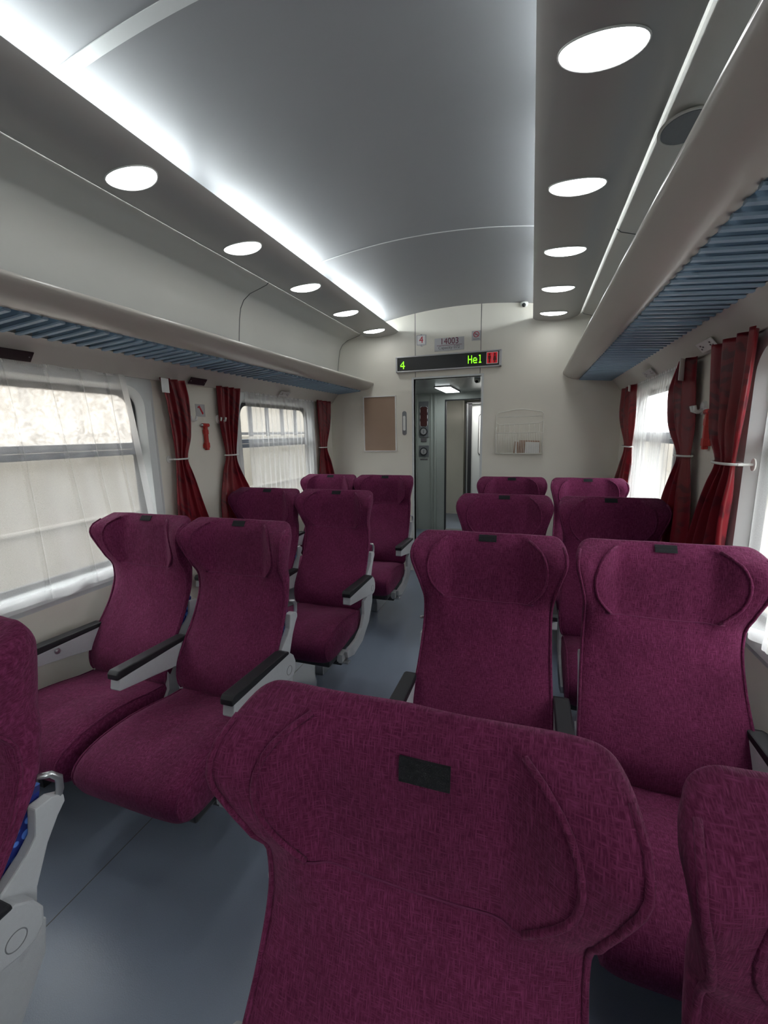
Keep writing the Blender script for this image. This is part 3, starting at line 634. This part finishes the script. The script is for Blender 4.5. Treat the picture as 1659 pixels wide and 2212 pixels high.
# ---------------------------------------------------------------- sheers
def sheer(sg, y0, y1, lb, seed, zb=.765, k=5, lean=0.0, amp=.011, group='sheer net curtains', x=1.402, folds_=(.15, .5, .8)):
    rnd = random.Random(seed); ph = [rnd.random()*6 for _ in range(6)]
    zt = 1.822; t = thing('sheer_curtain', lb, 'curtain', (sg*x, (y0+y1)/2, zt), group)
    yc = (y0+y1)/2
    def P(s, z, fold=1):
        y = y0+(y1-y0)*s+lean*(zt-z)*(s if lean > 0 else 1-s)
        g = math.sin(2*PI*k*s+ph[0]+.5*math.sin(2.2*z+ph[1]))
        sharp = (abs(g)**2.2)*.9
        dx = amp*sharp+amp*.5*math.sin(2*PI*k*2.3*s+ph[2]+z)+.006*noise.noise(Vector((s*5, z*2, seed)))
        dx *= (.25+.75*min(1, (zt-z)/.25))
        if z < zb+.03: dx += .002*math.sin(40*s)
        for q_ in folds_: dx += .016*math.exp(-((s-q_-.01*math.sin(2.5*z+q_*9))/.0045)**2)*min(1, (zt-z)/.1)
        return (-sg*(.002+dx), y-yc, z-zt+.006*math.sin(2*PI*k*s+1)*(1 if z < zb+.1 else 0))
    def strip(nm, s0, s1, za, zc, ns, nz, m):
        v = []; f = []
        for i in range(nz+1):
            z = za+(zc-za)*i/nz
            for j in range(ns+1): v.append(P(s0+(s1-s0)*j/ns, z))
        for i in range(nz):
            for j in range(ns): f.append((i*(ns+1)+j, i*(ns+1)+j+1, (i+1)*(ns+1)+j+1, (i+1)*(ns+1)+j))
        me = bpy.data.meshes.new(nm); me.from_pydata(v, [], f); me.materials.append(m)
        me.polygons.foreach_set('use_smooth', [True]*len(f)); return link(nm, me, t)
    strip('net', 0, .965 if lean > 0 else 1, zt, zb+.045, 420, 40, M['sheer'])
    strip('hem', 0, 1, zb+.045, zb, 160, 4, M['hem'])
    strip('heading_tape', 0, 1, zt+.001, zt-.018, 160, 2, M['hem'])
    if lean > 0: strip('lace_edge', .965, 1, zt, zb+.045, 6, 40, M['hem'])
    # wire with hooks
    MB().tube([(-sg*.006, (y0+(y1-y0)*q/12)-yc, .006+(-.006 if q % 2 else 0)) for q in range(13)], .0012, 5).build('wire', M['dark'], t)
sheer(-1, .70, 1.805, 'white sheer curtain over the big left window', 3, k=3, lean=.11, amp=.010, folds_=(.12, .30, .47, .64, .78, .90))
sheer(-1, 2.83, 3.93, 'white sheer curtain over the second left window', 4, k=7, amp=.016)
sheer(1, .60, 1.735, 'white sheer curtain at the right photo edge, nearest right window', 5, k=5, amp=.02, zb=.80)
sheer(1, 2.80, 3.80, 'white gathered sheer curtain over the far right window', 6, k=9, amp=.016)
sheer(-1, -1.2, -.05, 'white sheer curtain over the side windows behind the viewer', 7, k=6, group='sheer curtains behind the viewer')
sheer(1, -1.2, -.05, 'white sheer curtain over the side windows behind the viewer', 8, k=6, group='sheer curtains behind the viewer')

# ---------------------------------------------------------------- seats
ZK = [.375, .42, .50, .58, .64, .70, .78, .86, .93, 1.0, 1.05, 1.09, 1.125]
YF = [-.205, -.222, -.205, -.155, -.112, -.075, -.045, -.035, -.034, -.030, -.026, -.020, .0]
YBK = [-.15, -.145, -.135, -.112, -.070, -.028, .022, .045, .055, .060, .060, .055, .03]
HWX = [.205, .232, .242, .240, .237, .234, .231, .230, .236, .253, .266, .266, .266]
def hw_(z):
    w = interp(z, ZK, HWX)
    if z > 1.07: w -= .05*(1-math.sqrt(max(0, 1-((z-1.07)/.0555)**2)))
    return w
def sx_(z): return interp(z, [.88, .91, .95, 1.0, 1.05, 1.09, 1.115], [.135, .165, .192, .203, .197, .175, .135])
def wingD(z): return interp(z, [.81, .88, .93, .98, 1.04, 1.08, 1.105, 1.125], [0, .014, .038, .064, .080, .066, .042, .014])
def yfront(x, z, seed=0):
    s_ = sx_(max(.88, min(1.115, z)))
    a_ = abs(x); w = wingD(z)*(.62*ss(min(.125, s_-.03), s_+.006, a_)+.38*max(0, min(1, (a_-s_)/(.262-s_+.001)))) if z > .81 else 0
    y = interp(z, ZK, YF)-.012*(1-min(1, (abs(x)/.22)**2))*ss(.40, .5, z)*(1-ss(.8, .9, z))
    y += .010*ss(.86, .90, z)*(1-ss(1.07, 1.12, z))*(1-ss(.12, .15, abs(x)))*.6
    return y-w
def backrest_mesh(seed):
    U = []
    n = 56
    for i in range(n+1):
        s_ = -1+2*i/n; U.append(.45*s_+.55*math.sin(s_*PI/2))
    Z = [.375+(1.06-.375)*i/62 for i in range(63)]+[1.06+.065*math.sin(PI/2*i/12) for i in range(1, 13)]
    v = []; f = []
    for z in Z:
        hw = hw_(z); tz = 1.0
        if z > 1.06: tz = math.sqrt(max(0.0, 1-((z-1.06)/.0655)**2))
        if z < .41: tz = math.sqrt(max(0.0, 1-((.41-z)/.036)**2)) if z > .374 else 0.02
        ring = []
        for side in (0, 1):
            us = U if side == 0 else U[::-1]
            for u in us:
                if side == 1 and abs(u) > .9999: continue
                x = u*hw; h = (max(0, 1-abs(u)**8))**(1/2.4)
                yf = yfront(x, z, seed); yb = interp(z, ZK, YBK)
                kw = .55+.32*ss(.86, .93, z)*(1-ss(1.08, 1.12, z)); edge = yfront(math.copysign(hw, u), z)*kw+yb*(1-kw)
                mid = edge if abs(u) > .6 else None
                ym = edge
                if z > 1.06:     # round over the top
                    yt = .022; yf = yt+(yf-yt)*(.25+.75*tz) if tz < 1 else yf; yb = yt+(yb-yt)*(.15+.85*tz); ym = yt+(ym-yt)*(.3+.7*tz)
                if z < .41: yc2 = (yf+yb)/2; yf = yc2+(yf-yc2)*(.1+.9*tz); yb = yc2+(yb-yc2)*(.1+.9*tz); ym = yc2+(ym-yc2)*(.1+.9*tz)
                y = ym+(yf-ym)*h if side == 0 else ym+(yb-ym)*h
                nn = noise.noise(Vector((x*9+seed*7, y*6, z*6)))*.0035+noise.noise(Vector((x*26, seed*3, z*13)))*.0016
                ring.append((x, y+nn*(1 if side == 0 else 1), z+.002*noise.noise(Vector((x*12, seed, 3)))))
        v += ring; N = len(ring)
    for i in range(len(Z)-1):
        for j in range(N): f.append((i*N+j, i*N+(j+1) % N, (i+1)*N+(j+1) % N, (i+1)*N+j))
    f.append(tuple(range(N))[::-1]); f.append(tuple((len(Z)-1)*N+j for j in range(N)))
    me = bpy.data.meshes.new('backrest'); me.from_pydata(v, [], f)
    bm = bmesh.new(); bm.from_mesh(me); bmesh.ops.recalc_face_normals(bm, faces=bm.faces)
    for fc in bm.faces: fc.smooth = True
    bm.to_mesh(me); bm.free(); me.materials.append(M['fabric']); return me
def to_mesh(mb, name, m, smooth=True):
    o = mb.build(name, m, None, smooth); me = o.data; bpy.data.objects.remove(o); return me
BACK = [backrest_mesh(k) for k in range(5)]
def wing_piping():
    out = []
    for s_ in (-1, 1):
        pts = []
        for z in [1.112, 1.10, 1.085, 1.07, 1.05, 1.03, 1.01, .99, .97, .95, .93, .91, .892]:
            x = sx_(z)+.002; pts.append((s_*x, yfront(x, z)-.002+(.012 if z > 1.11 else .006 if z > 1.098 else 0), z))
        out.append(to_mesh(MB().tube(pts, .0046, 7), 'piping', M['fabric']))
    for s_ in (-1, 1):
        pts = []
        for i in range(40):
            z = .40+.70*i/39; hw = hw_(z); u = .972; h = (1-u**8)**(1/2.4)
            yb = interp(z, ZK, YBK); kw = .55+.32*ss(.86, .93, z)*(1-ss(1.08, 1.12, z)); ym = yfront(hw, z)*kw+yb*(1-kw); yf = yfront(u*hw, z)
            if z > 1.06:
                tz = math.sqrt(max(0, 1-((z-1.06)/.0655)**2)); yf = .022+(yf-.022)*(.25+.75*tz); ym = .022+(ym-.022)*(.3+.7*tz)
            pts.append((s_*(u*hw+.002), ym+(yf-ym)*h-.002, z))
        out.append(to_mesh(MB().tube(pts, .0046, 7), 'piping', M['fabric']))
    return out
PIPING = wing_piping()
def cushion_mesh():
    prof = [(-.16, .395), (-.20, .402), (-.27, .412), (-.36, .435), (-.46, .452), (-.55, .450), (-.62, .438), (-.67, .415), (-.697, .38), (-.70, .345), (-.688, .305), (-.655, .270), (-.60, .252), (-.5, .245), (-.35, .25), (-.2, .26), (-.16, .30)]
    # refine
    P2 = []
    n = len(prof)
    for i in range(n):
        p0, p1, p2, p3 = [Vector(prof[(i+k) % n]) for k in (-1, 0, 1, 2)]
        for t in (0, .5): P2.append(.5*((2*p1)+(p2-p0)*t+(2*p0-5*p1+4*p2-p3)*t*t+(3*p1-p0-3*p2+p3)*t**3))
    cy, cz = -.43, .34; v = []; f = []; nu = 40; N = len(P2)
    for i in range(nu+1):
        s_ = -1+2*i/nu; u = .4*s_+.6*math.sin(s_*PI/2); h = (max(0, 1-abs(u)**6))**(1/2.4)
        for p in P2:
            front = ss(-.3, -.7, p.x)
            hw = .222+.010*front; y = cy+(p.x-cy)*(.90+.10*h); z = cz+(p.y-cz)*(.55+.45*h)
            z += -.006*math.cos(u*PI)*.5*(1 if p.y > .38 else 0)
            z += .003*noise.noise(Vector((u*3, y*8, 5)))
            v.append((u*hw, y, z))
    for i in range(nu):
        for j in range(N): f.append((i*N+j, i*N+(j+1) % N, (i+1)*N+(j+1) % N, (i+1)*N+j))
    f.append(tuple(range(N))[::-1]); f.append(tuple(nu*N+j for j in range(N)))
    mb = MB(); mb.add(v, f); me = to_mesh(mb, 'cushion', M['fabric']); pip = []
    for s_ in (-1, 1):
        u = .955; h = (1-u**6)**(1/2.4); pts = []
        for p in P2[2:22]:
            front = ss(-.3, -.7, p.x); hw = .222+.010*front
            pts.append((s_*(u*hw+.0015), cy+(p.x-cy)*(.90+.10*h), cz+(p.y-cz)*(.55+.45*h)+.0045))
        pip.append(to_mesh(MB().tube(pts, .0042, 7), 'piping', M['fabric']))
    return me, pip
CUSH, CPIP = cushion_mesh()
def core_mesh():
    v = []; f = []; Z = [.40+.33*i/20 for i in range(21)]
    for z in Z:
        yb = interp(z, ZK, YBK); yo = interp(z, [.40, .55, .62, .70, .80, .90], [-.11, -.062, -.028, .010, .030, .045]); hw = .212
        pr = [(-hw, yb-.03), (hw, yb-.03), (hw, yo-.01), (hw-.02, yo+.004), (-hw+.02, yo+.004), (-hw, yo-.01)]
        v += [(x, y, z) for x, y in pr]
    for i in range(20):
        for j in range(6): f.append((i*6+j, i*6+(j+1) % 6, (i+1)*6+(j+1) % 6, (i+1)*6+j))
    f += [tuple(range(6))[::-1], tuple(20*6+j for j in range(6))]
    mb = MB(); mb.add(v, f); return to_mesh(mb, 'inner_upholstery', M['blue'], False)
CORE = core_mesh()
def bevel_prism(prof, a0, a1, axis, w=.004):
    mb = MB().prism(prof, a0, a1, axis); bm = bmesh.new(); vs = [bm.verts.new(p) for p in mb.v]
    for q in mb.f: bm.faces.new([vs[i] for i in q])
    bmesh.ops.recalc_face_normals(bm, faces=bm.faces)
    es = [e for e in bm.edges if len(e.link_faces) == 2 and e.link_faces[0].normal.angle(e.link_faces[1].normal, 0) > .5]
    bmesh.ops.bevel(bm, geom=es, offset=w, segments=2, affect='EDGES', profile=.6, clamp_overlap=True)
    bm.verts.index_update(); r = MB().add([v.co for v in bm.verts], [[v.index for v in f.verts] for f in bm.faces]); bm.free(); return r
# armrest: arm body with hinge lobe, pad, cap circle   (local x centre 0)
arm_prof = [(-.470, .545), (-.462, .586), (-.135, .586), (-.118, .592), (-.10, .590), (-.072, .565), (-.058, .530), (-.062, .495), (-.08, .475), (-.11, .472), (-.15, .482), (-.30, .510), (-.468, .538)]
ARM = [to_mesh(bevel_prism([(y, z-.0) for y, z in arm_prof], -.0235, .0235, 'x', .005), 'armrest', M['grey'], False),
       to_mesh(bevel_prism([(-.474, .584), (-.474, .606), (-.462, .618), (-.13, .606), (-.108, .598), (-.106, .586)], -.0255, .0255, 'x', .005), 'pad', M['black'], False)]
def capm(sg): return to_mesh(MB().tube([(sg*.0238, -.112+.019*math.cos(a*PI/14), .515+.019*math.sin(a*PI/14)) for a in range(28)], .0012, 5, True), 'hinge_cap', M['speaker'], False)
CAPM = {1: capm(1), -1: capm(-1)}
shell_prof = [(-.024, .722), (.010, .722), (.034, .708), (.034, .69), (.016, .67), (-.012, .627), (-.045, .55), (-.058, .47), (-.13, .47), (-.125, .56), (-.105, .60), (-.056, .635), (-.032, .66), (-.026, .70)]
SHELL = to_mesh(bevel_prism(shell_prof, -.014, .014, 'x', .004), 'side_bracket', M['grey'], False)
SHELLW = to_mesh(bevel_prism(shell_prof, -.006, .006, 'x', .002), 'side_bracket', M['grey'], False)
side_prof = [(-.115, .475), (-.045, .475), (-.058, .40), (-.125, .29), (-.24, .212), (-.38, .190), (-.47, .215), (-.478, .255), (-.44, .262), (-.33, .268), (-.25, .30), (-.20, .37), (-.20, .455)]
SIDE = to_mesh(bevel_prism(side_prof, -.010, .010, 'x', .003), 'side_panel', M['grey'], False)
PAN = to_mesh(MB().box(-.20, .20, -.60, -.16, .215, .262, .01), 'seat_pan', M['dark'], False)
HANDLE = to_mesh(MB().tube([(-.01, -.005, .775), (0, .016, .768), (0, .030, .748), (0, .028, .72), (0, .018, .70)], [.006, .007, .008, .008, .008], 10), 'grab_handle', M['metal'])
PEDB = to_mesh(bevel_prism([(-.50, .20), (-.50, .245), (-.43, .245), (-.42, .205)], -.018, .018, 'x', .003), 'lever_box', M['grey'], False)
PEDL = to_mesh(MB().tube([(0, -.44, .215), (0, -.46, .20)], .008, 8).box(-.03, .03, -.50, -.46, .192, .202, .003), 'recline_lever', M['metal'], False)
def velcro(dz, w=.037, h=.017):
    v = []; f = []; nx, nz = 8, 6
    for i in range(nz+1):
        z = dz-h+2*h*i/nz
        for j in range(nx+1):
            x = -w+2*w*j/nx; zz = min(z, 1.1235)
            y = yfront(x, zz)
            if zz > 1.06:
                tz = math.sqrt(max(0, 1-((zz-1.06)/.0655)**2)); y = .022+(y-.022)*(.25+.75*tz)
            v.append((x, y-.005, z+(.001 if z > 1.11 else 0)))
    n = len(v); v += [(x, y+.004, z) for x, y, z in v]
    for i in range(nz):
        for j in range(nx):
            q = (i*(nx+1)+j, i*(nx+1)+j+1, (i+1)*(nx+1)+j+1, (i+1)*(nx+1)+j); f.append(q); f.append(tuple(n+a for a in q)[::-1])
    bd = [j for j in range(nx+1)]+[(i)*(nx+1)+nx for i in range(1, nz+1)]+[nz*(nx+1)+j for j in range(nx-1, -1, -1)]+[i*(nx+1) for i in range(nz-1, 0, -1)]
    for k in range(len(bd)): a, b = bd[k], bd[(k+1) % len(bd)]; f.append((b, a, n+a, n+b))
    mb = MB(); mb.add(v, f); return to_mesh(mb, 'velcro_patch', M['velcro'], False)
VEL = {1: velcro(1.062, .034, .0165), 0: velcro(1.109, .031, .010)}

PED = to_mesh(bevel_prism([(-.43, .17), (-.20, .17), (-.235, .12), (-.20, .05), (-.06, .018), (-.05, 0), (-.36, 0), (-.355, .07), (-.375, .12)], -.03, .03, 'x', .008), 'pedestal', M['metal'], False)
STITCH = to_mesh(MB().tube([(-.165+.33*i/24, yfront(-.165+.33*i/24, .888-.006*math.sin(PI*i/24))-.0005, .888-.006*math.sin(PI*i/24)) for i in range(25)], .0016, 6), 'stitch_line', M['stitch'])
def seat(sg, kind, row, label, vel=0, variant=0):
    yr = {0: .515 if sg < 0 else .495, 1: 1.54, 2: 2.55, 3: 3.56}[row]; xc = .535 if kind == 'aisle' else (1.065 if sg < 0 else 1.09 if row else 1.10)
    t = thing('train_seat', label, 'seat', (sg*xc, yr, -.008 if row == 0 and sg > 0 else 0), 'plum covered train seats')
    b = link('backrest', BACK[variant], t)
    for p in PIPING: link('piping', p, b)
    link('stitch_line', STITCH, b); link('velcro_patch', VEL[vel], b, (.020*vel, 0, -.002*vel))
    c = link('cushion', CUSH, t)
    for p in CPIP: link('piping', p, c)
    link('inner_upholstery', CORE, t); link('seat_pan', PAN, t)
    def arm(x, outer):
        a = link('armrest', ARM[0], t, (x, 0, 0)); link('pad', ARM[1], a)
        for s_ in (-1, 1): link('hinge_cap', CAPM[s_], a)
        return a
    ins = -sg    # direction from seat centre to the aisle
    if kind == 'aisle':
        arm(ins*.257, 1); arm(-ins*.265, 0)
        link('side_bracket', SHELL, t, (ins*.232, 0, 0)); link('side_panel', SIDE, t, (ins*.246, 0, 0))
        link('side_bracket', SHELLW, t, (-ins*.222, 0, 0)); link('side_panel', SIDE, t, (-ins*.226, 0, 0))
        link('lever_box', PEDB, t, (ins*.215, 0, 0)); link('recline_lever', PEDL, t, (ins*.236, 0, 0))
        link('grab_handle', HANDLE, t, (ins*.238, .004, 0))
    else:
        a = arm(-ins*.243, 0)
        MB().tube([(ins*.0236, -.35, .565), (ins*.028, -.35, .565)], .013, 14).tube([(ins*.026, -.35, .565), (ins*.034, -.35, .565)], .006, 10).build('chrome_button', M['metal'], a)
        link('side_bracket', SHELLW, t, (-ins*.225, 0, 0)); link('side_bracket', SHELLW, t, (ins*.225, 0, 0)); link('side_panel', SIDE, t, (ins*.226, 0, 0))
    for y in (-.46, -.24): MB().box(-.215, .215, y-.02, y+.02, .168, .212, .004).build('cross_beam', M['dark'], t)
    if kind == 'aisle': link('pedestal', PED, t)
    else: MB().box(sg*.205, sg*.235, -.50, -.16, .0, .215, .004).build('wall_bracket', M['dark'], t)
    return t
rows = {0: 'front', 1: 'second', 2: 'third', 3: 'last'}
seat(-1, 'aisle', 0, 'plum train seat cut off by the left photo edge, grey bracket and blue lining showing', 0, 3)
seat(1, 'aisle', 0, 'largest plum train seat in the foreground with a big black velcro patch', 1, 4)
seat(1, 'window', 0, 'plum train seat cut off by the lower right photo corner', 0, 2)
seat(-1, 'window', 1, 'plum window seat beside the big left window, its full cushion and chrome armrest button visible', 0, 1)
seat(-1, 'aisle', 1, 'plum aisle seat on the left with full cushion and two black-topped armrests, nearest whole pair', 0, 0)
seat(-1, 'window', 2, 'plum window seat on the left beside the second crimson curtain, middle row', 0, 2)
seat(-1, 'aisle', 2, 'plum aisle seat on the left, middle row, its pedestal foot in view', 0, 3)
seat(-1, 'window', 3, 'farthest left window seat in plum, only its head part visible', 0, 0)
seat(-1, 'aisle', 3, 'farthest left aisle seat in plum, beside the doorway', 0, 1)
seat(1, 'aisle', 1, 'plum aisle seat directly behind the big foreground seat', 0, 1)
seat(1, 'window', 1, 'wide plum window seat at the right photo edge, beside the nearest right window', 0, 4)
seat(1, 'aisle', 2, 'plum aisle seat on the right, third from the viewer', 0, 3)
seat(1, 'window', 2, 'shaded plum window seat on the right against the red curtains', 0, 0)
seat(1, 'aisle', 3, 'farthest right aisle seat in plum, only its head part visible', 0, 2)
seat(1, 'window', 3, 'farthest right window seat in plum, next to the gathered sheer curtain', 0, 1)

# ---------------------------------------------------------------- outside
o = MB().box(-40, 40, -40, 40, -1.3, -1.2).build('platform_ground', M['ballast']); struct(o)
o = MB().box(-9.3, -9, -30, 40, -1.2, 4.2).build('platform_wall', M['far']); struct(o)
o = MB().box(9, 9.3, -30, 40, -1.2, 1.2).build('platform_wall_far', M['far']); struct(o)
fence = thing('railing', 'grey railing bars on a beige parapet, seen through the big left window', 'railing', (-3.5, 0, -1.2))
MB().box(-.12, .12, -4, 14, 0, 2.68).build('parapet', M['far'], fence)
MB().box(-.04, .04, -4, 14, 2.70, 2.74).box(-.04, .04, -4, 14, 4.3, 4.36).build('rail', M['post'], fence)
for k in range(34):
    MB().box(-.02, .02, -.03+.455*k-3.2-.1, .03+.455*k-3.2-.1, 2.68, 4.32, .004).build('bar', M['post'], fence)
for z in (1.15, 1.32, 1.9):
    MB().box(.12, .15, -4, 14, z, z+.03, .005).build('ledge', M['ledge'], fence)
